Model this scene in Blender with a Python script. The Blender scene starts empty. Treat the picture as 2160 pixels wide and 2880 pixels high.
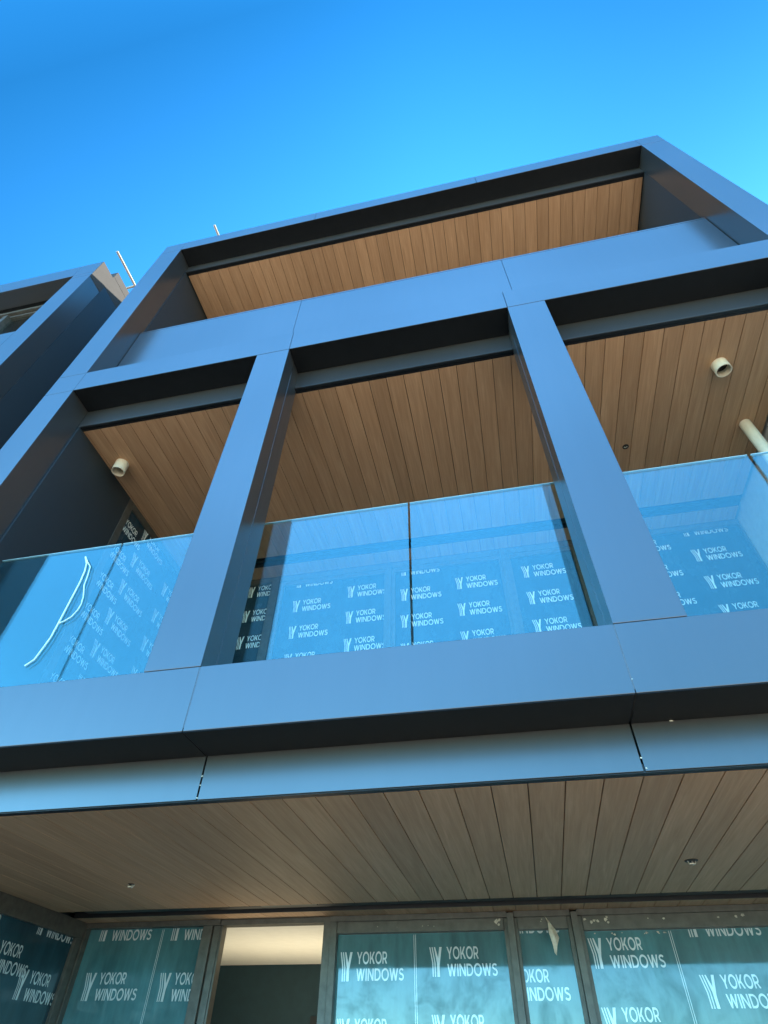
import bpy, bmesh, math, random
from mathutils import Vector, Matrix
random.seed(7)
SC = bpy.context.scene
COL = SC.collection
R = math.radians

# ------------------------------------------------------------------ camera
cd = bpy.data.cameras.new('camera')
cd.sensor_fit = 'HORIZONTAL'; cd.sensor_width = 36.0; cd.lens = 26.25
cd.clip_start = 0.05; cd.clip_end = 3000
cam = bpy.data.objects.new('camera', cd)
cam.location = (1.352, -2.130, 1.650)
cam.rotation_euler = (2.3727, -0.0141, 0.2067)
COL.objects.link(cam); SC.camera = cam

# ------------------------------------------------------------------ sky, sun, exposure
SUN_EL, SUN_AZ = 46.0, 55.0           # azimuth from +Y towards +X : sun behind the building, to the right
w = bpy.data.worlds.new("World"); SC.world = w; w.use_nodes = True
nt = w.node_tree
sky = nt.nodes.new('ShaderNodeTexSky'); sky.sky_type = 'NISHITA'; sky.sun_disc = False
sky.sun_elevation = R(SUN_EL); sky.sun_rotation = R(SUN_AZ)
sky.dust_density = 0.08; sky.ozone_density = 2.0; sky.air_density = 1.0
# deep blue overhead, paler and brighter (hazier) over the street side of the sky
tc = nt.nodes.new('ShaderNodeTexCoord'); sp = nt.nodes.new('ShaderNodeSeparateXYZ'); nt.links.new(tc.outputs['Generated'], sp.inputs[0])
mr = nt.nodes.new('ShaderNodeMapRange'); mr.interpolation_type = 'SMOOTHSTEP'
mr.inputs[1].default_value = -0.24; mr.inputs[2].default_value = -0.46; mr.inputs[3].default_value = 0.0; mr.inputs[4].default_value = 1.0
nt.links.new(sp.outputs[1], mr.inputs[0])
tint = nt.nodes.new('ShaderNodeMix'); tint.data_type = 'RGBA'
tf = nt.nodes.new('ShaderNodeMix'); tf.data_type = 'RGBA'
tf.inputs[6].default_value = (0.092, 0.62, 0.90, 1); tf.inputs[7].default_value = (0.185, 0.67, 0.90, 1)
mt_ = nt.nodes.new('ShaderNodeMapRange'); mt_.inputs[1].default_value = 0.0; mt_.inputs[2].default_value = 0.35; nt.links.new(sp.outputs[1], mt_.inputs[0])
nt.links.new(mt_.outputs[0], tf.inputs[0]); nt.links.new(tf.outputs[2], tint.inputs[6])
tint.inputs[7].default_value = (1.05, 2.30, 2.75, 1)
nt.links.new(mr.outputs[0], tint.inputs[0])
mx = nt.nodes.new('ShaderNodeMix'); mx.data_type = 'RGBA'; mx.blend_type = 'MULTIPLY'; mx.inputs[0].default_value = 1.0
# the sky pales from the zenith downwards
ab_ = nt.nodes.new('ShaderNodeMath'); ab_.operation = 'ABSOLUTE'; nt.links.new(sp.outputs[1], ab_.inputs[0])
me_ = nt.nodes.new('ShaderNodeMapRange')
me_.inputs[1].default_value = 0.0; me_.inputs[2].default_value = 0.42; me_.inputs[3].default_value = 0.98; me_.inputs[4].default_value = 2.05
nt.links.new(ab_.outputs[0], me_.inputs[0])
# slightly deeper towards the sun's flank so the glow round the hidden sun stays soft
mxx = nt.nodes.new('ShaderNodeMapRange'); mxx.interpolation_type = 'SMOOTHSTEP'
mxx.inputs[1].default_value = -0.05; mxx.inputs[2].default_value = 0.42; mxx.inputs[3].default_value = 1.0; mxx.inputs[4].default_value = 0.66
nt.links.new(sp.outputs[0], mxx.inputs[0])
mq_ = nt.nodes.new('ShaderNodeMath'); mq_.operation = 'MULTIPLY'
nt.links.new(me_.outputs[0], mq_.inputs[0]); nt.links.new(mxx.outputs[0], mq_.inputs[1])
sc_ = nt.nodes.new('ShaderNodeVectorMath'); sc_.operation = 'SCALE'
ml_ = nt.nodes.new('ShaderNodeMapRange'); ml_.interpolation_type = 'SMOOTHSTEP'
ml_.inputs[1].default_value = 0.90; ml_.inputs[2].default_value = 0.40; ml_.inputs[3].default_value = 1.0; ml_.inputs[4].default_value = 0.47
nt.links.new(sp.outputs[2], ml_.inputs[0])
mm_ = nt.nodes.new('ShaderNodeMath'); mm_.operation = 'MULTIPLY'
nt.links.new(mq_.outputs[0], mm_.inputs[0]); nt.links.new(ml_.outputs[0], mm_.inputs[1])
nt.links.new(sky.outputs[0], sc_.inputs[0]); nt.links.new(mm_.outputs[0], sc_.inputs['Scale'])
nt.links.new(sc_.outputs[0], mx.inputs[6]); nt.links.new(tint.outputs[2], mx.inputs[7])
bg = nt.nodes['Background']; bg.inputs[1].default_value = 0.10
nt.links.new(mx.outputs[2], bg.inputs[0])

sd = bpy.data.lights.new('sun', 'SUN'); sd.energy = 5.0; sd.angle = R(0.5); sd.color = (1.0, 0.90, 0.76)
so = bpy.data.objects.new('sun', sd)
sv = Vector((math.sin(R(SUN_AZ))*math.cos(R(SUN_EL)), math.cos(R(SUN_AZ))*math.cos(R(SUN_EL)), math.sin(R(SUN_EL))))
so.rotation_euler = sv.to_track_quat('Z', 'Y').to_euler(); so.location = (20, 30, 40)
COL.objects.link(so)

SC.view_settings.view_transform = 'Standard'; SC.view_settings.look = 'None'
SC.view_settings.exposure = 2.0; SC.view_settings.gamma = 1.0
SC.view_settings.use_curve_mapping = False
SC.render.engine = 'CYCLES'
SC.cycles.max_bounces = 10; SC.cycles.transparent_max_bounces = 12; SC.cycles.diffuse_bounces = 5
SC.cycles.glossy_bounces = 6

# ------------------------------------------------------------------ materials
def new_mat(name):
    m = bpy.data.materials.new(name); m.use_nodes = True
    n = m.node_tree.nodes; l = m.node_tree.links
    return m, n, l, n['Principled BSDF']

def noise(n, l, scale, detail=4, rough=0.55, vec=None):
    t = n.new('ShaderNodeTexNoise'); t.inputs['Scale'].default_value = scale
    t.inputs['Detail'].default_value = detail; t.inputs['Roughness'].default_value = rough
    if vec is not None: l.new(vec, t.inputs['Vector'])
    return t

def objco(n, l, scale=(1, 1, 1)):
    tc = n.new('ShaderNodeTexCoord'); mp = n.new('ShaderNodeMapping'); mp.inputs['Scale'].default_value = scale
    l.new(tc.outputs['Object'], mp.inputs['Vector']); return mp.outputs['Vector']

def ramp(n, l, fac, stops):
    r = n.new('ShaderNodeValToRGB'); e = r.color_ramp.elements
    while len(e) < len(stops): e.new(0.5)
    for k, (p, c) in zip(e, stops): k.position = p; k.color = (*c, 1) if len(c) == 3 else c
    l.new(fac, r.inputs[0]); return r.outputs[0]

def maprange(n, l, fac, a, b, lo=0.0, hi=1.0):
    r = n.new('ShaderNodeMapRange'); r.inputs[1].default_value = lo; r.inputs[2].default_value = hi
    r.inputs[3].default_value = a; r.inputs[4].default_value = b; l.new(fac, r.inputs[0]); return r.outputs[0]

def bump(n, l, h, strength, dist, bs):
    b = n.new('ShaderNodeBump'); b.inputs['Strength'].default_value = strength; b.inputs['Distance'].default_value = dist
    l.new(h, b.inputs['Height']); l.new(b.outputs[0], bs.inputs['Normal'])

def metal(name, col, rough, metallic=1.0, wave=0.12):
    m, n, l, b = new_mat(name)
    v = objco(n, l)
    big = noise(n, l, 0.8, 0, vec=v)
    c = ramp(n, l, big.outputs[0], [(0.3, [x*0.93 for x in col]), (0.7, [min(1, x*1.05) for x in col])])
    st = noise(n, l, 1.0, 4, 0.6, objco(n, l, (14, 14, 0.9)))       # faint dust and rain streaks
    hs = n.new('ShaderNodeHueSaturation'); l.new(c, hs.inputs['Color']); l.new(maprange(n, l, st.outputs[0], 0.985, 1.015, 0.3, 0.7), hs.inputs['Value'])
    l.new(hs.outputs[0], b.inputs['Base Color']); b.inputs['Metallic'].default_value = metallic
    b.inputs['Roughness'].default_value = rough
    return m

def plain(name, col, rough, metallic=0.0, var=0.12, scale=14, spec=0.5):
    m, n, l, b = new_mat(name)
    v = objco(n, l); t = noise(n, l, scale, 5, vec=v)
    c = ramp(n, l, t.outputs[0], [(0.3, [x*(1-var) for x in col]), (0.7, [min(1, x*(1+var)) for x in col])])
    l.new(c, b.inputs['Base Color']); b.inputs['Metallic'].default_value = metallic
    b.inputs['Roughness'].default_value = rough; b.inputs['Specular IOR Level'].default_value = spec
    return m

M = {}
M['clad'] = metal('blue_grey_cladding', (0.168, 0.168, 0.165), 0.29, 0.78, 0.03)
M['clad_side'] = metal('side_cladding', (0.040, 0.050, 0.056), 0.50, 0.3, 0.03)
M['black'] = plain('black_trim', (0.012, 0.014, 0.016), 0.45)
M['frame'] = plain('window_frame_bronze', (0.105, 0.10, 0.085), 0.38, 0.3, 0.22, 20)
M['pvc'] = plain('cream_pvc', (0.80, 0.74, 0.58), 0.42, 0, 0.10, 9)
M['shade_black'] = plain('underside_shade_black', (0.009, 0.011, 0.013), 0.5, 0.0, 0.1, 14, 0.2)  # shade under the cladding, put into a near-black copy
M['seal'] = plain('grey_sealant', (0.16, 0.17, 0.18), 0.5, 0, 0.3, 80)
M['matte'] = plain('matte_grey_panel', (0.07, 0.07, 0.068), 0.9, 0, 0.05, 6, 0.1)
M['pole'] = plain('dull_white_pole', (0.42, 0.39, 0.35), 0.6, 0, 0.1)
M['white'] = plain('white_paint', (0.82, 0.80, 0.74), 0.7, 0, 0.03)
M['render'] = plain('light_grey_wall', (0.55, 0.55, 0.52), 0.7, 0, 0.08)
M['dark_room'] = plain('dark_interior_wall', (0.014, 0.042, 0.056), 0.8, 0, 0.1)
M['steel'] = plain('galvanised_clip', (0.75, 0.72, 0.62), 0.35, 0.8, 0.1)
m, n, l, b = new_mat('added_uplight_glow'); b.inputs['Emission Color'].default_value = (1.0, 0.86, 0.58, 1); b.inputs['Emission Strength'].default_value = 1.5  # glow of the added, unseen uplight
M['uplight_glow'] = m
M['hole'] = plain('dark_fitting', (0.02, 0.018, 0.016), 0.6)
M['scrap'] = plain('torn_clear_film', (0.62, 0.58, 0.46), 0.35, 0, 0.25, 30)
M['residue'] = plain('tape_residue', (0.50, 0.46, 0.36), 0.6, 0, 0.4, 60)
M['cord'] = plain('pale_cord', (0.80, 0.95, 0.90), 0.6, 0, 0.05)

def wood_mat(name, phase, dark, light):
    m, n, l, b = new_mat(name)
    tc = n.new('ShaderNodeTexCoord')
    sep = n.new('ShaderNodeSeparateXYZ'); l.new(tc.outputs['Object'], sep.inputs[0])
    a = n.new('ShaderNodeMath'); a.operation = 'SUBTRACT'; a.inputs[1].default_value = phase; l.new(sep.outputs[0], a.inputs[0])
    d = n.new('ShaderNodeMath'); d.operation = 'DIVIDE'; d.inputs[1].default_value = 0.15; l.new(a.outputs[0], d.inputs[0])
    f = n.new('ShaderNodeMath'); f.operation = 'FLOOR'; l.new(d.outputs[0], f.inputs[0])
    wn = n.new('ShaderNodeTexWhiteNoise'); wn.noise_dimensions = '1D'; l.new(f.outputs[0], wn.inputs['W'])
    # offset the grain per board
    mul = n.new('ShaderNodeMath'); mul.operation = 'MULTIPLY'; mul.inputs[1].default_value = 37.0; l.new(wn.outputs[0], mul.inputs[0])
    comb = n.new('ShaderNodeCombineXYZ')
    l.new(sep.outputs[0], comb.inputs[0])
    ay = n.new('ShaderNodeMath'); ay.operation = 'ADD'; l.new(sep.outputs[1], ay.inputs[0]); l.new(mul.outputs[0], ay.inputs[1])
    l.new(ay.outputs[0], comb.inputs[1])
    mp = n.new('ShaderNodeMapping'); mp.inputs['Scale'].default_value = (26, 1.3, 1); l.new(comb.outputs[0], mp.inputs[0])
    g1 = noise(n, l, 1.0, 6, 0.6, mp.outputs[0]); g1.inputs['Distortion'].default_value = 1.1
    mp2 = n.new('ShaderNodeMapping'); mp2.inputs['Scale'].default_value = (120, 3.0, 1); l.new(comb.outputs[0], mp2.inputs[0])
    g2 = noise(n, l, 1.0, 4, 0.6, mp2.outputs[0])
    mixg = n.new('ShaderNodeMix'); mixg.data_type = 'FLOAT'; mixg.inputs[0].default_value = 0.4
    l.new(g1.outputs[0], mixg.inputs[2]); l.new(g2.outputs[0], mixg.inputs[3])
    c = ramp(n, l, mixg.outputs[0], [(0.30, dark), (0.52, [(x+y)/2 for x, y in zip(dark, light)]), (0.70, light)])
    hsv = n.new('ShaderNodeHueSaturation'); l.new(c, hsv.inputs['Color'])
    l.new(maprange(n, l, wn.outputs[0], 0.90, 1.10), hsv.inputs['Value'])
    l.new(hsv.outputs[0], b.inputs['Base Color'])
    b.inputs['Roughness'].default_value = 0.55; b.inputs['Specular IOR Level'].default_value = 0.3
    bump(n, l, mixg.outputs[0], 0.25, 0.002, b)
    return m
WD, WL = (0.43, 0.245, 0.128), (0.64, 0.405, 0.238)

def glass_mat(name, tint, refl, f0, wrinkle=0.0):
    m, n, l, b = new_mat(name); n.remove(b)
    out = n['Material Output']
    tr = n.new('ShaderNodeBsdfTransparent'); tr.inputs[0].default_value = (*tint, 1)
    gl = n.new('ShaderNodeBsdfGlossy'); gl.inputs['Color'].default_value = (*refl, 1); gl.inputs['Roughness'].default_value = 0.0
    lw = n.new('ShaderNodeLayerWeight'); lw.inputs[0].default_value = 0.5      # Schlick reflectance, the same from both faces
    pw = n.new('ShaderNodeMath'); pw.operation = 'POWER'; pw.inputs[1].default_value = 5; l.new(lw.outputs['Facing'], pw.inputs[0])
    mix = n.new('ShaderNodeMixShader')
    l.new(maprange(n, l, pw.outputs[0], f0, 1.0), mix.inputs[0]); l.new(tr.outputs[0], mix.inputs[1]); l.new(gl.outputs[0], mix.inputs[2])
    l.new(mix.outputs[0], out.inputs[0])
    if wrinkle:
        v = objco(n, l, (1.2, 1, 9)); t = noise(n, l, 3.0, 5, vec=v)
        bp = n.new('ShaderNodeBump'); bp.inputs['Strength'].default_value = wrinkle; bp.inputs['Distance'].default_value = 0.01
        l.new(t.outputs[0], bp.inputs['Height']); l.new(bp.outputs[0], gl.inputs['Normal'])
    return m
M['glass'] = glass_mat('balustrade_glass', (0.90, 0.97, 0.97), (0.52, 0.92, 0.90), 0.13, 0.03)
M['edge_highlight'] = plain('glass_edge_highlight', (0.42, 0.62, 0.62), 0.15, 0, 0.1)
M['pane'] = glass_mat('clear_pane', (0.85, 0.92, 0.90), (0.9, 0.95, 1), 0.04)

def film_mat(name, col, ior, rough=0.04, dirt=0.5):
    m, n, l, b = new_mat(name)
    v = objco(n, l, (1, 1, 0.55)); t = noise(n, l, 3.2, 7, 0.62, v)
    v2 = objco(n, l, (9, 9, 1.2)); t2 = noise(n, l, 2.0, 4, 0.6, v2)
    mixg = n.new('ShaderNodeMix'); mixg.data_type = 'FLOAT'; mixg.inputs[0].default_value = 0.35
    l.new(t.outputs[0], mixg.inputs[2]); l.new(t2.outputs[0], mixg.inputs[3])
    c = ramp(n, l, mixg.outputs[0], [(0.30, [x*(1-dirt) for x in col]), (0.55, col), (0.75, [min(1, x*(1+dirt)) for x in col])])
    l.new(c, b.inputs['Base Color'])
    b.inputs['IOR'].default_value = ior
    t3 = noise(n, l, 5.5, 9, 0.7, objco(n, l, (1, 1, 0.7))); t3.inputs['Distortion'].default_value = 0.8
    l.new(maprange(n, l, t3.outputs[0], 0.50, 0.24, 0.47, 0.70), b.inputs['Specular IOR Level'])
    l.new(maprange(n, l, t.outputs[0], rough*0.5, rough*2.0, 0.35, 0.7), b.inputs['Roughness'])
    bump(n, l, mixg.outputs[0], 0.05, 0.004, b)
    return m
M['film_ground'] = film_mat('teal_window_film', (0.065, 0.20, 0.22), 1.85)
M['film_upper'] = film_mat('navy_window_film', (0.02, 0.05, 0.07), 1.5, 0.2)
M['film_side'] = film_mat('side_window_film', (0.015, 0.06, 0.085), 1.7, 0.1)
def print_mat(name, col, ior):
    m = film_mat(name, col, ior, 0.1, 0.10); return m
M['print_ground'] = print_mat('white_print', (0.62, 0.70, 0.70), 2.4)
M['print_upper'] = print_mat('white_print_upper', (0.85, 0.90, 0.85), 1.5)

def ground_mat():
    m, n, l, b = new_mat('pale_concrete_ground')
    v = objco(n, l); a = noise(n, l, 0.25, 8, 0.65, v); f = noise(n, l, 9, 6, 0.7, v)
    mixg = n.new('ShaderNodeMix'); mixg.data_type = 'FLOAT'; mixg.inputs[0].default_value = 0.4
    l.new(a.outputs[0], mixg.inputs[2]); l.new(f.outputs[0], mixg.inputs[3])
    c = ramp(n, l, mixg.outputs[0], [(0.3, (0.38, 0.325, 0.24)), (0.7, (0.53, 0.465, 0.35))])
    l.new(c, b.inputs['Base Color']); b.inputs['Roughness'].default_value = 0.85
    bump(n, l, f.outputs[0], 0.4, 0.01, b)
    return m
M['ground'] = ground_mat()
M['road'] = plain('dark_asphalt', (0.160, 0.132, 0.090), 0.85, 0, 0.3, 40)

# ------------------------------------------------------------------ mesh helpers
def box(bm, x0, x1, y0, y1, z0, z1):
    vs = [bm.verts.new((x, y, z)) for x in (x0, x1) for y in (y0, y1) for z in (z0, z1)]
    for q in ((0, 1, 3, 2), (4, 6, 7, 5), (0, 4, 5, 1), (2, 3, 7, 6), (0, 2, 6, 4), (1, 5, 7, 3)):
        bm.faces.new([vs[i] for i in q])

def tube(bm, pts, r, seg=16, cap=True, r_in=None):
    """swept tube along pts; with r_in an open-ended hollow pipe"""
    pts = [Vector(p) for p in pts]; rings = []; inner = []
    for i, p in enumerate(pts):
        d = (pts[min(i+1, len(pts)-1)] - pts[max(i-1, 0)]).normalized()
        u = d.orthogonal().normalized() if i == 0 else (rings_u - d*rings_u.dot(d)).normalized()
        rings_u = u; v = d.cross(u)
        rings.append([bm.verts.new(p + (u*math.cos(2*math.pi*k/seg) + v*math.sin(2*math.pi*k/seg))*r) for k in range(seg)])
        if r_in: inner.append([bm.verts.new(p + (u*math.cos(2*math.pi*k/seg) + v*math.sin(2*math.pi*k/seg))*r_in) for k in range(seg)])
    for rs, flip in ((rings, 0), (inner, 1)):
        for a, b in zip(rs, rs[1:]):
            for k in range(seg):
                q = [a[k], a[(k+1) % seg], b[(k+1) % seg], b[k]]
                bm.faces.new(q[::-1] if flip else q)
    if r_in:
        for a, b in ((rings[0], inner[0]), (inner[-1], rings[-1])):
            for k in range(seg):
                bm.faces.new([a[k], b[k], b[(k+1) % seg], a[(k+1) % seg]])
    elif cap:
        bm.faces.new(rings[0][::-1]); bm.faces.new(rings[-1])

def build(name, bm, mat, parent=None, bevel=0.0, smooth=False):
    bmesh.ops.recalc_face_normals(bm, faces=bm.faces[:])
    me = bpy.data.meshes.new(name); bm.to_mesh(me); bm.free()
    me.materials.append(mat)
    if smooth:
        for p in me.polygons: p.use_smooth = True
    o = bpy.data.objects.new(name, me); COL.objects.link(o)
    if parent: o.parent = parent
    if bevel:
        md = o.modifiers.new('bevel', 'BEVEL'); md.width = bevel; md.segments = 2; md.limit_method = 'ANGLE'; md.angle_limit = R(40)
    if smooth:
        md = o.modifiers.new('es', 'EDGE_SPLIT'); md.split_angle = R(40)
    return o

def boxes(name, lst, mat, parent=None, bevel=0.0):
    bm = bmesh.new()
    for b in lst: box(bm, *b)
    return build(name, bm, mat, parent, bevel)

def empty(name, loc=(0, 0, 0)):
    o = bpy.data.objects.new(name, None); o.location = loc; COL.objects.link(o); return o

def tag(o, label, cat, group=None):
    o['label'] = label; o['category'] = cat
    if group: o['group'] = group
    return o

# ------------------------------------------------------------------ lettering: a geometric sans drawn as polygons (unit cap height)
def para(x0, y0, x1, y1, wd):       # slanted bar cut horizontally
    return [(x0, y0), (x0+wd, y0), (x1+wd, y1), (x1, y1)]
def ring(cx, cy, ax, ay, t, a0=0, a1=360, n=36):
    out = []
    for i in range(n):
        p, q = R(a0+(a1-a0)*i/n), R(a0+(a1-a0)*(i+1)/n)
        out.append([(cx+ax*math.cos(p), cy+ay*math.sin(p)), (cx+ax*math.cos(q), cy+ay*math.sin(q)),
                    (cx+(ax-t)*math.cos(q), cy+(ay-t)*math.sin(q)), (cx+(ax-t)*math.cos(p), cy+(ay-t)*math.sin(p))])
    return out
def ribbon(pts, t):
    out = []; nr = []
    for i, p in enumerate(pts):
        a = pts[max(i-1, 0)]; b = pts[min(i+1, len(pts)-1)]
        d = math.hypot(b[0]-a[0], b[1]-a[1]); nr.append((-(b[1]-a[1])/d*t/2, (b[0]-a[0])/d*t/2))
    for i in range(len(pts)-1):
        p, q, a, b = pts[i], pts[i+1], nr[i], nr[i+1]
        out.append([(p[0]+a[0], p[1]+a[1]), (p[0]-a[0], p[1]-a[1]), (q[0]-b[0], q[1]-b[1]), (q[0]+b[0], q[1]+b[1])])
    return out
T = 0.17
def rect(x0, x1, y0, y1): return [(x0, y0), (x1, y0), (x1, y1), (x0, y1)]
def glyph(c):
    if c == 'O': return ring(0.53, 0.5, 0.53, 0.53, T), 1.06
    if c == 'I': return [rect(0.02, 0.02+T, 0, 1)], 0.21
    if c == 'Y': return [para(0.36, 0.42, 0.0, 1, T+.03), para(0.36, 0.42, 0.70, 1, T+.03), rect(0.36, 0.36+T+.01, 0, 0.46)], 0.90
    if c == 'K': return [rect(0.02, 0.02+T, 0, 1), para(0.12, 0.36, 0.60, 1, T+.05), para(0.62, 0, 0.26, 0.56, T+.05)], 0.84
    if c == 'R':
        g = [rect(0.02, 0.02+T, 0, 1), rect(0.15, 0.42, 1-T*.93, 1), rect(0.15, 0.42, 0.33, 0.33+T*.93)]
        g += ring(0.42, 0.665, 0.335, 0.335, T*.93, -90, 90, 16); g.append(para(0.58, 0, 0.34, 0.36, T+.03)); return g, 0.80
    if c == 'D':
        g = [rect(0.02, 0.02+T, 0, 1), rect(0.15, 0.40, 1-T*.93, 1), rect(0.15, 0.40, 0, T*.93)]
        g += ring(0.40, 0.5, 0.5, 0.5, T*.95, -90, 90, 22); return g, 0.92
    if c == 'N': return [rect(0.02, 0.02+T, 0, 1), rect(0.70, 0.70+T, 0, 1), para(0.68, 0, 0.04, 1, T+.02)], 0.90
    if c == 'W':
        return [para(0.27, 0, 0.0, 1, T), para(0.27, 0, 0.53, 1, T), para(0.79, 0, 0.53, 1, T), para(0.79, 0, 1.06, 1, T)], 1.24
    if c == 'S':
        pts = [(0.62, 0.82), (0.54, 0.89), (0.42, 0.925), (0.28, 0.915), (0.17, 0.86), (0.115, 0.76), (0.14, 0.65), (0.23, 0.575),
               (0.38, 0.525), (0.53, 0.47), (0.62, 0.38), (0.635, 0.26), (0.57, 0.15), (0.45, 0.085), (0.31, 0.08), (0.17, 0.115), (0.06, 0.19)]
        return ribbon(pts, T*.95), 0.73
def word(text, width):
    polys = []; x = 0
    for i, c in enumerate(text):
        g, adv = glyph(c); polys += [[(px+x, py) for px, py in p] for p in g]; x += adv + (0.10 if i < len(text)-1 else 0)
    return [[(px*width/x, py) for px, py in p] for p in polys]
def logo_polys():
    """icon of stripes forming a Y, then two lines of lettering; origin top-left, x right, z down negative"""
    out = []
    W_, H_ = 0.083, 0.158
    for k, (tx, wt, bx, wb) in enumerate([(0.00, .085, 0.20, .085), (0.19, .085, 0.38, .085), (0.38, .10, 0.58, .21)]):
        P = [(tx, 1), (tx+wt, 1), (bx+wb, .47), (bx+wb, 0), (bx, 0), (bx, .47)]
        out.append([(x*W_, (y-1)*H_) for x, y in [P[0], P[1], P[2], P[5]]])
        out.append([(x*W_, (y-1)*H_) for x, y in [P[5], P[2], P[3], P[4]]])
    for P in ([(.83, 1), (1.03, 1), (.79, .38), (.655, .50)],):
        out.append([(x*W_, (y-1)*H_) for x, y in P])
    out += [[(0.118+x, -0.066+y*0.066) for x, y in p] for p in word('YOKOR', 0.215)]
    out += [[(0.118+x, -0.156+y*0.065) for x, y in p] for p in word('WINDOWS', 0.331)]
    return out
LOGO = logo_polys()
def print_mesh(spots, clip, plane, axis='x', seams=()):
    """spots = (u, ztop) of each logo; clip = (u0,u1,z0,z1); axis 'x': wall facing -Y at y=plane, axis 'y': wall facing +X at x=plane"""
    bm = bmesh.new()
    def V3(u, z, k):
        e = 0.0002 + 0.00004*(k % 7)
        return (u, plane-e, z) if axis == 'x' else (plane+e, u, z)
    for (u, zt) in spots:
        if u > clip[1] or u+0.46 < clip[0] or zt < clip[2] or zt-0.16 > clip[3]: continue
        for k, p in enumerate(LOGO):
            bm.faces.new([bm.verts.new(V3(u+x, zt+z, k)) for x, z in p])
    for su in seams:
        for du in (0, 0.012):
            bm.faces.new([bm.verts.new(V3(*q, 3)) for q in ((su+du, clip[2]), (su+du+.0035, clip[2]), (su+du+.0035, clip[3]-.005), (su+du, clip[3]-.005))])
    i = 0 if axis == 'x' else 1
    for co, no in ((clip[0], -1), (clip[1], 1)):
        pc = [0, 0, 0]; pn = [0, 0, 0]; pc[i] = co; pn[i] = no
        bmesh.ops.bisect_plane(bm, geom=bm.verts[:]+bm.edges[:]+bm.faces[:], plane_co=pc, plane_no=pn, clear_outer=True)
    for co, no in ((clip[2], -1), (clip[3], 1)):
        bmesh.ops.bisect_plane(bm, geom=bm.verts[:]+bm.edges[:]+bm.faces[:], plane_co=(0, 0, co), plane_no=(0, 0, no), clear_outer=True)
    return bm

# ------------------------------------------------------------------ ground
bm = bmesh.new()
vs = [bm.verts.new(p) for p in ((-400, -400, 0), (400, -400, 0), (400, 400, 0), (-400, 400, 0))]; bm.faces.new(vs)
g = build('ground', bm, M['ground']); g['kind'] = 'structure'
bm = bmesh.new(); bm.faces.new([bm.verts.new(p) for p in ((-120, -8.0, 0.004), (120, -8.0, 0.004), (120, 2.5, 0.004), (-120, 2.5, 0.004))])
g = build('road', bm, M['road']); g['kind'] = 'structure'

# ------------------------------------------------------------------ the main building
B = tag(empty('apartment_building', (0, 0, 0)), 'dark blue grey metal clad apartment block with timber soffits and glass balconies', 'apartment building')
G = 0.004
XL0, XL1, XA0, XA1, XB0, XB1, XR0, XR1 = -2.395, -2.098, -0.295, 0.0, 1.871, 2.167, 4.009, 4.281
ZT1, ZT0, ZFT, ZM1, ZM0, ZF0, ZP1, ZP0, ZL0 = 10.022, 9.740, 9.560, 6.428, 6.114, 5.870, 3.030, 2.713, 2.525
YF, YC, YP, YG = 0.245, 0.286, 0.218, 0.340

def panels(a, b, cuts):           # split a run at its joints
    e = [a] + list(cuts) + [b]
    return [(p + (G/2 if i else 0), q - (G/2 if i < len(e)-2 else 0)) for i, (p, q) in enumerate(zip(e, e[1:]))]

for xa, xb in ((XL0, XL1), (XR0, XR1)):
    boxes('post', [(xa, xb, 0, YF, a, b) for a, b in panels(ZP0, ZT0, (ZM0, ZM1))], M['clad'], B, 0.002)
boxes('underside_shade', [(XL1+.002, XR0-.002, 0.004, YF-.001, ZT0, ZT0+.0035)], M['shade_black'], B)  # black sheets painting the shade under the beams
boxes('underside_shade', [(XL1+.002, XA0-.002, 0.004, YF-.001, ZM0-.0005, ZM0+.003)], M['shade_black'], B)
boxes('underside_shade', [(XA1+.002, XB0-.002, 0.004, YF-.001, ZM0-.0005, ZM0+.003)], M['shade_black'], B)
boxes('underside_shade', [(XB1+.002, XR0-.002, 0.004, YF-.001, ZM0-.0005, ZM0+.003)], M['shade_black'], B)
G = 0.003
boxes('roof_beam', [(a, b, 0, 0.62, ZT0+.004, ZT1) for a, b in panels(XL0, XR1, (XL1, -0.16, 2.0, XR0))], M['clad'], B, 0.002)
boxes('floor_beam', [(a, b, 0, YP-0.003, ZM0+.0035, ZM1) for a, b in panels(XL1+G, XR0-G, (XA1, XB0))], M['clad'], B, 0.002)
boxes('parapet', [(a, b, YP, YP+0.08, ZM0+0.02, 7.655) for a, b in panels(XL1+0.008, XR0-0.008, (-0.15, 2.015))]
      + [(a, b, YP-0.001, YP+0.083, 7.659, 7.685) for a, b in panels(XL1+0.008, XR0-0.008, (-0.15, 2.015))], M['clad'], B, 0.0015)
for xa, xb in ((XA0, XA1), (XB0, XB1)):
    boxes('column', [(xa, xb, 0, 0.133, ZP1+G, ZM0-G), (xa, xb, 0.137, YC, ZP1+G, ZM0-G)], M['clad'], B, 0.002)
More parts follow.
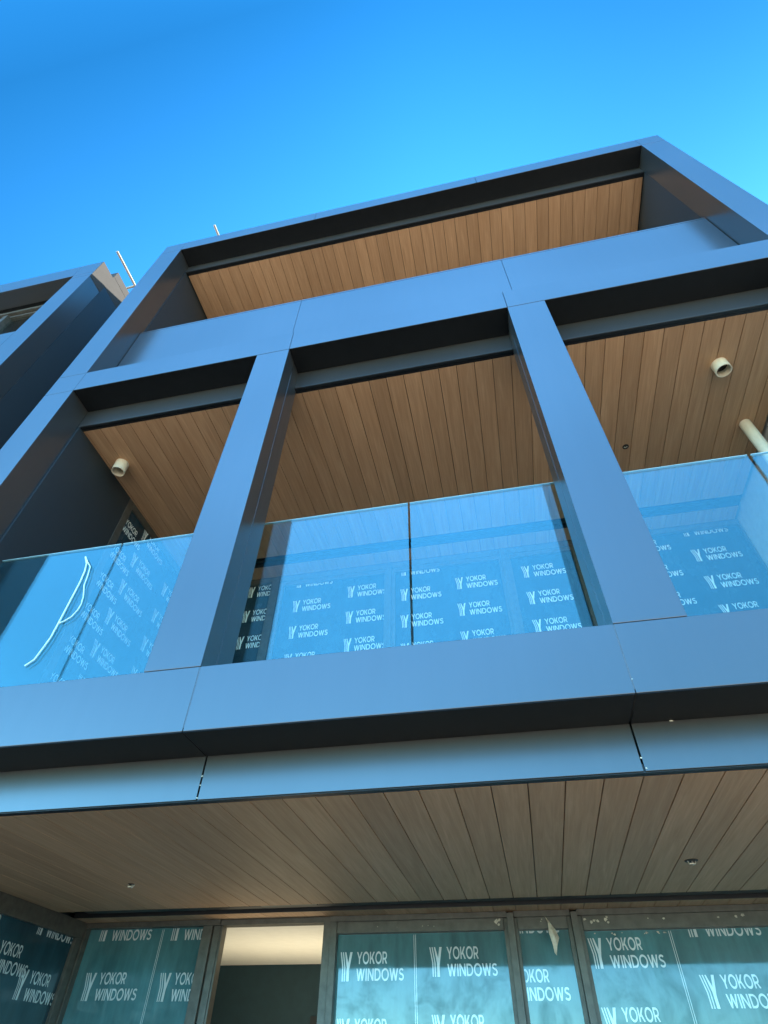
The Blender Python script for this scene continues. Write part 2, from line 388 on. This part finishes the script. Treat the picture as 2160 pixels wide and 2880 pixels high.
# spandrel, with open joints on the underside
G = 0.007
for a, b in panels(XL0, XR1, (XA1, XB0)): boxes('underside_shade', [(a, b, 0.003, 0.2525, ZP0, ZP0+.0035)], M['shade_black'], B)  # black sheets painting the shade under the spandrel
G = 0.003
boxes('spandrel', [(a, b, 0, 0.252, ZP0+.004, ZP1) for a, b in panels(XL0, XR1, (XA1, XB0))], M['clad'], B, 0.002)
for xj in (XA1, XB0): boxes('joint_seal', [(xj-.0014, xj+.0014, 0.0012, 0.03, ZP0+.02, ZP1-.002)], M['seal'], B)
G = 0.008
boxes('fascia', [(a, b, 0.2555, 0.262, ZL0, ZP0+0.02) for a, b in panels(XL0, XR1, (XA1, XB0))], M['clad'], B, 0.001)
G = 0.004
for xa, xb in ((XL1+.001, XA0-.001), (XA1+.001, XB0-.001), (XB1+.001, XR0-.001)):
    boxes('fascia', [(xa, xb, YF, YF+0.008, ZF0, ZM0-.001)], M['clad'], B, 0.001)
boxes('fascia', [(XL1+.001, XR0-.001, YF, YF+0.008, ZFT, ZT0-.001)], M['clad'], B, 0.001)
# black shadow trims between fascia and boards (two small steps)
def trim(x0, x1, y, z):
    boxes('trim_strip', [(x0, x1, y, y+0.018, z-0.004, z+0.03), (x0, x1, y+0.0185, y+0.034, z+0.004, z+0.03), (x0, x1, y+0.0345, y+0.05, z+0.001, z+0.03)], M['black'], B)
trim(XL0, XR1, 0.263, ZL0)
for xa, xb in ((XL1+.001, XA0-.001), (XA1+.001, XB0-.001), (XB1+.001, XR0-.001)): trim(xa, xb, YF+0.009, ZF0)
trim(XL1+.001, XR0-.001, YF+0.009, ZFT)

# board soffits: separate boards with open grooves, one mesh per storey
def soffit(z, x0, x1, y0, y1, phase, slot, nm):
    bm = bmesh.new(); gw = 0.0045
    k = math.floor((x0-phase)/0.15)
    while phase + k*0.15 < x1:
        a = max(x0, phase+k*0.15+gw/2); b = min(x1, phase+(k+1)*0.15-gw/2); k += 1
        if b-a < 0.004: continue
        if slot:
            box(bm, a, b, y0, slot[0], z, z+0.018); box(bm, a, b, slot[1], y1, z, z+0.018)
        else: box(bm, a, b, y0, y1, z, z+0.018)
    return build('soffit', bm, wood_mat(nm, phase, WD, WL), B, 0.0012)
soffit(ZL0, -2.03, 4.30, 0.314, 2.64, 0.074, (2.235, 2.442), 'timber_boards_low')
soffit(ZF0, -2.075, 4.045, 0.305, 2.66, 0.047, (2.305, 2.46), 'timber_boards_mid')
soffit(ZFT, -2.075, 4.00, 0.305, 2.66, 0.012, None, 'timber_boards_top')
# slabs over the soffits (dark backing, slot interiors)
boxes('slab', [(XL0+.02, XR1-.02, 0.30, 10, ZL0+0.06, ZP1-.03), (XL0+.02, XR1-.02, 0.36, 10, ZF0+0.06, ZM1-0.02), (XL0+.02, XR1-.02, 0.30, 10, ZFT+0.06, ZT1-.06)], M['black'], B)
boxes('track', [(-1.86, 4.2, 2.300, 2.372, ZL0+0.012, ZL0+0.05)], M['black'], B)
boxes('track_cover', [(-0.46, -0.055, 2.240, 2.298, ZL0+0.006, ZL0+0.05)], M['frame'], B)
boxes('slot_blackout', [(-2.02, 4.25, 2.4355, 2.4415, ZL0-0.001, ZL0+0.055)], M['black'], B)  # black plate added to darken the lit board ends in the slot
boxes('slot_blackout', [(-2.06, 4.04, 2.4535, 2.4595, ZF0-0.001, ZF0+0.055)], M['black'], B)  # same blackout for the upper slot
boxes('track', [(-1.95, 3.85, 2.372, 2.392, ZF0+0.014, ZF0+0.05)], M['black'], B)

# balcony side walls
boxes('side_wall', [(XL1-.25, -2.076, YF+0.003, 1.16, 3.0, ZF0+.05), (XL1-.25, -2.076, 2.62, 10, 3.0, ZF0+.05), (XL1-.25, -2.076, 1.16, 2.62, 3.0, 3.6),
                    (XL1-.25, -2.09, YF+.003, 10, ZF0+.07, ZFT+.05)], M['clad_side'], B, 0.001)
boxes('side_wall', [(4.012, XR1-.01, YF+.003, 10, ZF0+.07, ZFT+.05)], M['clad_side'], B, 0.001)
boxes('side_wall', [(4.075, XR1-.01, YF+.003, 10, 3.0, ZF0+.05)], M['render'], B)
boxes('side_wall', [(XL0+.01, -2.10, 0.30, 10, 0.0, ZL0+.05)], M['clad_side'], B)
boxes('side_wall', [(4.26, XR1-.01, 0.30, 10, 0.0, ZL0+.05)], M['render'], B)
# body behind the top balcony, roof and an unseen hood added to cast the neighbour's shadow edge
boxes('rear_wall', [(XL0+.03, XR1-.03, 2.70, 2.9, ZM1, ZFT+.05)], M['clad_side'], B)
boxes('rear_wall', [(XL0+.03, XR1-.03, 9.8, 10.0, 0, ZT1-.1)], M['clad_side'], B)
bm = bmesh.new()
box(bm, XL0+.004, XR1-.004, 0.63, 10, ZT1-.06, ZT1-.02)
hv = [(0.70, ZT1-.02), (0.70, 10.83), (3.6, 12.63), (6.5, 12.63), (6.5, ZT1-.02)]
L_ = [bm.verts.new((XL0+.005, y, z)) for y, z in hv]; R_ = [bm.verts.new((XR1-1.5, y, z)) for y, z in hv]
bm.faces.new(L_); bm.faces.new(R_[::-1])
for i in range(5): bm.faces.new([L_[i], R_[i], R_[(i+1) % 5], L_[(i+1) % 5]])
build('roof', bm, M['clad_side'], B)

# balustrade glass panes
for xa, xb in ((-2.07, -1.103), (-1.091, -0.05), (-0.04, 0.954), (0.967, 2.02), (2.03, 3.008), (3.028, 4.06)):
    pn = boxes('glass_pane', [(xa, xb, YG, YG+0.012, 3.0, 4.319)], M['glass'], B, 0.001)
    boxes('pane_edge_highlight', [(xa+.0005, xb-.0005, YG-.0008, YG+.0128, 4.3165, 4.3205)], M['edge_highlight'], pn)  # pale strip painting the highlight along the pane top
boxes('pane_channel', [(-2.07, 4.06, YG-.02, YG+.032, 2.98, 3.02)], M['frame'], B)

# windows ------------------------------------------------------------
def window(u0, u1, z0, z1, plane, logos, frames, film, prt, axis='x', seams=(), clip_pad=0.004, extra=None):
    """frames = list of boxes; film sheet sits at plane"""
    fr = boxes('window', frames, M['frame'], B, 0.0015)
    bm = bmesh.new()
    if axis == 'x': box(bm, u0, u1, plane, plane+0.008, z0, z1)
    else: box(bm, plane-0.008, plane, u0, u1, z0, z1)
    build('film', bm, film, fr)
    pb = print_mesh(logos, (u0+clip_pad, u1-clip_pad, z0, z1-0.003), plane, axis, seams)
    if len(pb.faces): build('film_lettering', pb, prt, fr)
    else: pb.free()
    return fr
def col(u, z, up=1, dn=3, p=0.346): return [(u, z+k*p) for k in range(-dn, up+1)]
PY = 2.66; FY = 2.605           # ground windows: film plane and frame front
ZB = 0.25
def fbox(x0, x1, y0, z0, z1): return (x0, x1, y0, PY+0.05, z0, z1)
# left bay window
window(-2.0, -1.034, ZB, 2.488, PY, col(-1.917, 2.228, 1, 5)+col(-1.316, 2.222, 1, 5),
       [fbox(-2.06, -1.995, FY, 0.1, 2.4885), fbox(-2.06, -0.90, FY, 2.489, 2.524), fbox(-1.034, -0.985, FY+.01, 0.1, 2.4885), fbox(-0.983, -0.955, FY+.002, 0.1, 2.4885), fbox(-0.953, -0.90, FY+.025, 0.1, 2.4885)],
       M['film_ground'], M['print_ground'], 'x', (-1.385,))
# tall door-height window
window(0.003, 1.178, ZB, 2.421, PY, col(0.028, 2.322, 0, 5, .347)+col(0.656, 2.341, 0, 5, .347),
       [fbox(-0.098, -0.045, FY+.01, 0.1, 2.524), fbox(-0.043, 0.003, FY, 0.1, 2.4885), fbox(-0.043, 1.206, FY, 2.489, 2.524), fbox(0.0035, 1.178, FY+.008, 2.4215, 2.4885),
        fbox(1.1785, 1.205, FY+.02, 0.1, 2.4885), fbox(1.206, 1.252, FY-.03, 0.1, 2.510)],
       M['film_ground'], M['print_ground'], 'x', (0.548,))
# narrow light
window(1.274, 1.601, ZB, 2.421, PY, col(1.096, 2.216, 1, 5),
       [fbox(1.2525, 1.2735, FY+.02, 0.1, 2.4885), fbox(1.2525, 1.629, FY, 2.489, 2.524), fbox(1.274, 1.601, FY+.008, 2.4215, 2.4885), fbox(1.6015, 1.629, FY+.02, 0.1, 2.4885), fbox(1.630, 1.673, FY-.03, 0.1, 2.506)],
       M['film_ground'], M['print_ground'])
# wide right window
window(1.700, 3.95, ZB, 2.410, PY, col(1.714, 2.372, 0, 5, .345)+col(2.338, 2.178, 1, 5, .347)+col(2.96, 2.37, 0, 5)+col(3.58, 2.2, 0, 5),
       [fbox(1.6735, 1.6995, FY+.02, 0.1, 2.4885), fbox(1.6735, 4.26, FY, 2.489, 2.524), fbox(1.700, 3.95, FY+.008, 2.4105, 2.4885), fbox(3.9505, 4.26, FY, 0.1, 2.4885)],
       M['film_ground'], M['print_ground'], 'x', (2.232,))
# left return window, facing right
window(0.55, 2.525, ZB, 2.42, -2.03, col(1.70, 2.30, 1, 5)+col(2.09, 2.19, 1, 5)+col(1.27, 2.19, 1, 5)+col(0.85, 2.30, 1, 5),
       [(-2.09, -2.005, 0.30, 2.604, 2.4205, 2.524), (-2.09, -2.005, 2.526, 2.604, 0.1, 2.420), (-2.09, -2.005, 0.3, 0.549, 0.1, 2.420)],
       M['film_side'], M['print_ground'], 'y')
# open doorway with the room behind it
dr = boxes('doorway', [fbox(-0.9, -0.098, FY+.015, 2.489, 2.524), fbox(-0.899, -0.885, FY+.03, 0.1, 2.4885)], M['frame'], B, 0.0015)
boxes('room_ceiling', [(-1.9, 1.5, 2.72, 4.55, 2.50, 2.52)], M['white'], B)
boxes('room_wall', [(-1.9, 1.5, 4.56, 4.66, 0.0, 2.52), (-1.92, -1.905, 2.72, 4.56, 0, 2.52), (1.505, 1.52, 2.72, 4.56, 0, 2.52)], M['dark_room'], B)
boxes('room_doorway', [(-0.75, 0.2, 4.545, 4.558, 0.0, 2.12)], M['black'], B)
boxes('added_uplight', [(-1.4, 0.6, 3.3, 3.8, 1.50, 1.505)], M['uplight_glow'], B)  # unseen light source added to brighten the room ceiling
boxes('added_uplight_tray', [(-1.45, 0.65, 3.25, 3.85, 1.46, 1.499), (0.47, 0.53, 3.52, 3.58, 0.1, 1.4595)], M['dark_room'], B)  # tray added below it so the light only goes up
boxes('room_floor', [(-1.9, 1.5, 2.72, 4.55, 0.05, 0.1)], M['white'], B)

# first-floor windows
P2 = 2.70; F2 = 2.66
def f2(x0, x1, z0, z1, d=0.0): return (x0, x1, F2+d, P2+0.05, z0, z1)
def upper(x0, x1, zt, logos, frames): window(x0, x1, 3.1, zt, P2, logos, frames, M['film_upper'], M['print_upper'])
upper(-1.95, -1.062, 5.80, col(-1.362, 5.794, 0, 6)+col(-1.99, 5.68, 0, 6), [f2(-2.07, -1.0005, 5.8005, 5.868), f2(-2.07, -1.951, 3.0, 5.80), f2(-1.0615, -1.0005, 3.0, 5.80)])
upper(-0.905, 0.291, 5.735, col(-0.772, 5.511, 1, 5)+col(-0.140, 5.624, 0, 5), [f2(-1.0, -0.962, 3.0, 5.868, -.012), f2(-0.9615, 0.318, 5.79, 5.868), f2(-0.9615, -0.906, 3.0, 5.7895, .012), f2(-0.9055, 0.318, 5.736, 5.7895, .012), f2(0.2915, 0.318, 3.0, 5.7355, .012)])
upper(0.415, 1.572, 5.735, col(0.467, 5.495, 1, 5)+col(1.075, 5.564, 1, 5), [f2(0.3185, 0.372, 3.0, 5.868, -.012), f2(0.3725, 1.60, 5.79, 5.868), f2(0.3725, 0.4145, 3.0, 5.7895, .012), f2(0.415, 1.60, 5.736, 5.7895, .012), f2(1.5725, 1.60, 3.0, 5.7355, .012)])
upper(1.70, 2.35, 5.735, col(1.793, 5.612, 0, 5), [f2(1.6005, 1.655, 3.0, 5.868, -.012), f2(1.6555, 2.40, 5.79, 5.868), f2(1.6555, 1.6995, 3.0, 5.7895, .012), f2(1.70, 2.40, 5.736, 5.7895, .012), f2(2.3505, 2.40, 3.0, 5.7355, .012)])
upper(2.45, 4.05, 5.80, col(2.887, 5.757, 0, 5)+col(3.498, 5.56, 1, 5), [f2(2.4005, 2.4495, 3.0, 5.868), f2(2.45, 4.07, 5.8005, 5.868), f2(4.0505, 4.07, 3.0, 5.80)])
window(1.245, 2.60, 3.6, 5.79, -2.09, col(1.134, 5.673, 0, 5)+col(1.534, 5.461, 1, 4)+col(2.14, 5.545, 0, 4),
       [(-2.14, -2.072, 1.1605, 1.244, 3.6, 5.868), (-2.14, -2.072, 1.2445, 2.6, 5.7905, 5.868)], M['film_upper'], M['print_upper'], 'y')

# tape residue left on the ground-floor head frames
def flake(cx, cz, sz, y=FY+.0065, nm='tape_residue', mt='residue'):
    bm = bmesh.new(); n = random.randint(5, 8); a0 = random.random()*6
    vs = [bm.verts.new((cx+math.cos(a0+i*6.283/n)*sz*random.uniform(.35, 1.1), y, cz+math.sin(a0+i*6.283/n)*sz*random.uniform(.25, .8))) for i in range(n)]
    f = bm.faces.new(vs); r = bmesh.ops.extrude_face_region(bm, geom=[f])
    bmesh.ops.translate(bm, verts=[v for v in r['geom'] if isinstance(v, bmesh.types.BMVert)], vec=(0, -0.001, 0))
    return build(nm, bm, M[mt], B)
for cx, cz, sz in ((1.13, 2.468, .022), (1.155, 2.478, .015), (1.145, 2.45, .014), (1.43, 2.463, .006), (1.438, 2.474, .006), (0.62, 2.452, .006), (0.66, 2.455, .005), (0.70, 2.45, .004),
                   (1.715, 2.466, .013), (1.755, 2.452, .016), (1.775, 2.460, .017), (1.80, 2.456, .012), (1.85, 2.462, .016), (1.86, 2.475, .012), (1.865, 2.448, .010), (2.12, 2.464, .006),
                   (2.22, 2.462, .012), (2.55, 2.46, .008), (2.66, 2.462, .014), (2.70, 2.468, .016), (0.44, 2.45, .003), (0.30, 2.455, .004)):
    flake(cx, cz, sz)
for k in range(16): flake(1.75+random.random()*0.48, 2.398-random.random()*.012, random.uniform(.004, .011), PY-.0012)
# white sealant specks left in the open joints of the cladding
for cx, cz, sz, y in ((1.873, 2.575, .006, .2545), (1.880, 2.535, .005, .2545), (0.001, 2.625, .006, .2545), (0.002, 2.585, .005, .2545), (0.0, 2.532, .006, .2545), (2.03, 2.712, .009, .2505),
                      (1.873, 2.775, .004, -.0005)):
    flake(cx, cz, sz, y, 'sealant_speck', 'pvc')

# ------------------------------------------------------------------ neighbouring building
NB = tag(empty('neighbour_building', (0, 0, 0)), 'matching metal clad building on the left seen past a narrow gap', 'apartment building')
NX = -3.40
boxes('post', [(-3.722, NX, 0, 0.24, 0, 9.54), (-3.722, NX, 0, 0.24, 9.544, 9.644)], M['clad'], NB, 0.002)
boxes('roof_beam', [(-3.742, NX, 0, 0.24, 9.648, 10.022), (-9, -3.746, 0, 0.24, 9.648, 10.022)], M['clad'], NB, 0.002)
boxes('spandrel', [(-9, -3.726, 0, 0.24, 6.6, 7.953)], M['clad'], NB, 0.002)
boxes('spandrel', [(-9, -3.726, 0, 0.24, 0.0, 3.0)], M['clad'], NB, 0.002)
boxes('ceiling', [(-9, -3.905, 0.241, 0.895, 9.66, 9.9)], M['black'], NB)
boxes('side_wall', [(-3.9, NX, 0.244, 9, 0, 9.69), ], M['clad_side'], NB, 0.001)
boxes('matte_side_panel', [(-3.9, NX, 0.244, 9, 9.694, 10.072)], M['matte'], NB, 0.001)
boxes('matte_side_panel', [(-3.9, NX-.002, 0.25, 9, 10.082, 10.25)], M['matte'], NB, 0.001)
boxes('matte_side_panel', [(NX+.0005, NX+.004, 0.003, 0.2435, 9.50, 10.020)], M['matte'], NB)  # thin plate added over the beam end to stop the sun glint
boxes('rear_wall', [(-9, -3.91, 0.9, 9, 0, 10.2)], M['black'], NB)
nw = boxes('window', [(-9, -3.93, 0.26, 0.34, 9.50, 9.56), (-9, -3.93, 0.30, 0.36, 9.44, 9.478), (-4.93, -4.86, 0.26, 0.36, 7.0, 9.44), (-4.02, -3.95, .26, .36, 7.0, 9.44)], M['frame'], NB, 0.002)
boxes('pane', [(-9, -4.935, 0.33, 0.34, 7.0, 9.44), (-4.855, -4.025, 0.33, 0.34, 7.0, 9.44)], M['pane'], nw)

# ------------------------------------------------------------------ loose things
def ceiling_light(x, y, z, r, h, label):
    t = tag(empty('ceiling_light', (x, y, z)), label, 'light', 'tube lights under the balcony soffit')
    bm = bmesh.new(); tube(bm, [(0, 0, 0.0), (0, 0, -h)], r, 32, True, r*0.88); build('housing', bm, M['pvc'], t, 0, True)
    bm = bmesh.new(); tube(bm, [(0, 0, -0.01), (0, 0, -0.03)], r*0.87, 32); build('lamp_face', bm, M['hole'], t, 0, True)
    return t
ceiling_light(-1.915, 0.72, ZF0, 0.062, 0.125, 'cream tube light on the timber soffit near the left side wall')
ceiling_light(3.525, 0.72, ZF0, 0.062, 0.105, 'cream tube light on the timber soffit of the right balcony bay')

def fitting(x, y, z, r, label, clip):
    t = tag(empty('recessed_fitting', (x, y, z)), label, 'light fitting', 'unfinished fittings in the soffits')
    bm = bmesh.new(); tube(bm, [(0, 0, 0.0), (0, 0, -0.0025)], r, 24); build('socket', bm, M['hole'], t)
    bm = bmesh.new()
    if clip:
        tube(bm, [(-.020, 0, -.003), (-.014, -.004, -.016), (0, -.002, -.014), (.012, 0, -.017), (.020, .004, -.004)], 0.0045, 8)
        tube(bm, [(.004, .006, -.003), (.006, .004, -.02)], 0.005, 8)
    else:
        tube(bm, [(-.016, 0, -.003), (-.004, .006, -.008), (.008, -.004, -.007), (.016, .004, -.003)], 0.004, 8)
    build('clip', bm, M['steel'], t)
fitting(2.848, 1.455, ZF0, 0.029, 'small dark round fitting in the timber soffit of the right balcony', False)
fitting(-1.044, 1.555, ZL0, 0.020, 'small bright metal clip at the left of the lower timber soffit', True)
fitting(2.241, 1.534, ZL0, 0.034, 'small bright metal clip in a dark hole at the right of the lower soffit', True)

pipe = tag(empty('drain_pipe', (3.868, 1.39, 3.03)), 'cream plastic drain pipe standing in the right balcony corner', 'pipe')
bm = bmesh.new(); tube(bm, [(0, 0, 0), (0, 0, ZF0-3.03)], 0.048, 28); build('pipe_body', bm, M['pvc'], pipe, 0, True)
bm = bmesh.new(); tube(bm, [(0, 0, 1.2), (0, 0, 1.32)], 0.056, 28); build('collar', bm, M['pvc'], pipe, 0, True)
cdt = bmesh.new(); tube(cdt, [(4.06, 1.62, 3.03), (4.06, 1.62, 5.80)], 0.012, 12)
tag(build('conduit', cdt, M['white'], None, 0, True), 'thin white conduit on the right balcony wall beside the drain pipe', 'pipe')

# white poles jutting out from the roofs (they lie level, pointing at the street)
bm = bmesh.new(); zz = 10.62
tube(bm, [(-3.455, 0.055, zz), (-3.452, 0.576, zz), (-3.452, 0.592, zz-.004), (-3.47, 0.60, zz-.01), (-3.655, 0.605, zz-.03), (-3.66, 0.605, zz-.40)], 0.019, 14)
tag(build('roof_pole', bm, M['pole'], None, 0, True), 'long white pole with an elbow above the left neighbour roof', 'pole')
bm = bmesh.new(); tube(bm, [(-1.778, -0.025, 10.5), (-1.768, 0.9, 10.5), (-1.768, 0.92, 10.48), (-1.768, 0.92, 10.0)], 0.017, 14)
tag(build('roof_pole', bm, M['pole'], None, 0, True), 'short pale pole end showing over the main roof edge', 'pole')

# torn protective film hanging from the head of the narrow window
bm = bmesh.new()
pts = [(1.455, FY+.004, 2.500), (1.475, FY-.010, 2.455), (1.515, FY-.006, 2.415), (1.470, FY-.028, 2.395), (1.505, FY-.036, 2.375), (1.532, FY-.012, 2.368), (1.483, FY-.030, 2.335), (1.512, FY-.026, 2.325), (1.498, FY-.010, 2.276), (1.487, FY-.016, 2.29)]
v = [bm.verts.new(p) for p in pts]
for f in ((0, 2, 1), (1, 2, 4), (1, 4, 3), (2, 5, 4), (3, 4, 6), (4, 7, 6), (4, 5, 7), (6, 7, 8), (6, 8, 9)): bm.faces.new([v[i] for i in f])
o = build('film_scrap', bm, M['scrap']); md = o.modifiers.new('t', 'SOLIDIFY'); md.thickness = 0.0015
tag(o, 'torn scrap of clear film hanging from the narrow window head', 'film scrap')

# pale looped cord stuck on the left balcony glass
bm = bmesh.new(); yc = YG-0.008
loop = [(-1.345, 4.231), (-1.30, 4.17), (-1.262, 4.125), (-1.246, 4.04), (-1.236, 3.96), (-1.212, 3.90), (-1.196, 3.855), (-1.186, 3.80), (-1.19, 3.755), (-1.212, 3.705), (-1.25, 3.677), (-1.284, 3.663)]
stem = [(-1.344, 4.226), (-1.305, 4.16), (-1.289, 4.09), (-1.281, 3.99), (-1.283, 3.856), (-1.284, 3.672), (-1.288, 3.56), (-1.30, 3.50), (-1.323, 3.411), (-1.368, 3.372)]
tube(bm, [(x, yc, z) for x, z in loop], 0.0038, 8); tube(bm, [(x, yc-.001*(i % 2), z) for i, (x, z) in enumerate(stem)], 0.0050, 8)
tag(build('cord', bm, M['cord'], None, 0, True), 'pale looped cord lying against the left balcony glass', 'cord')
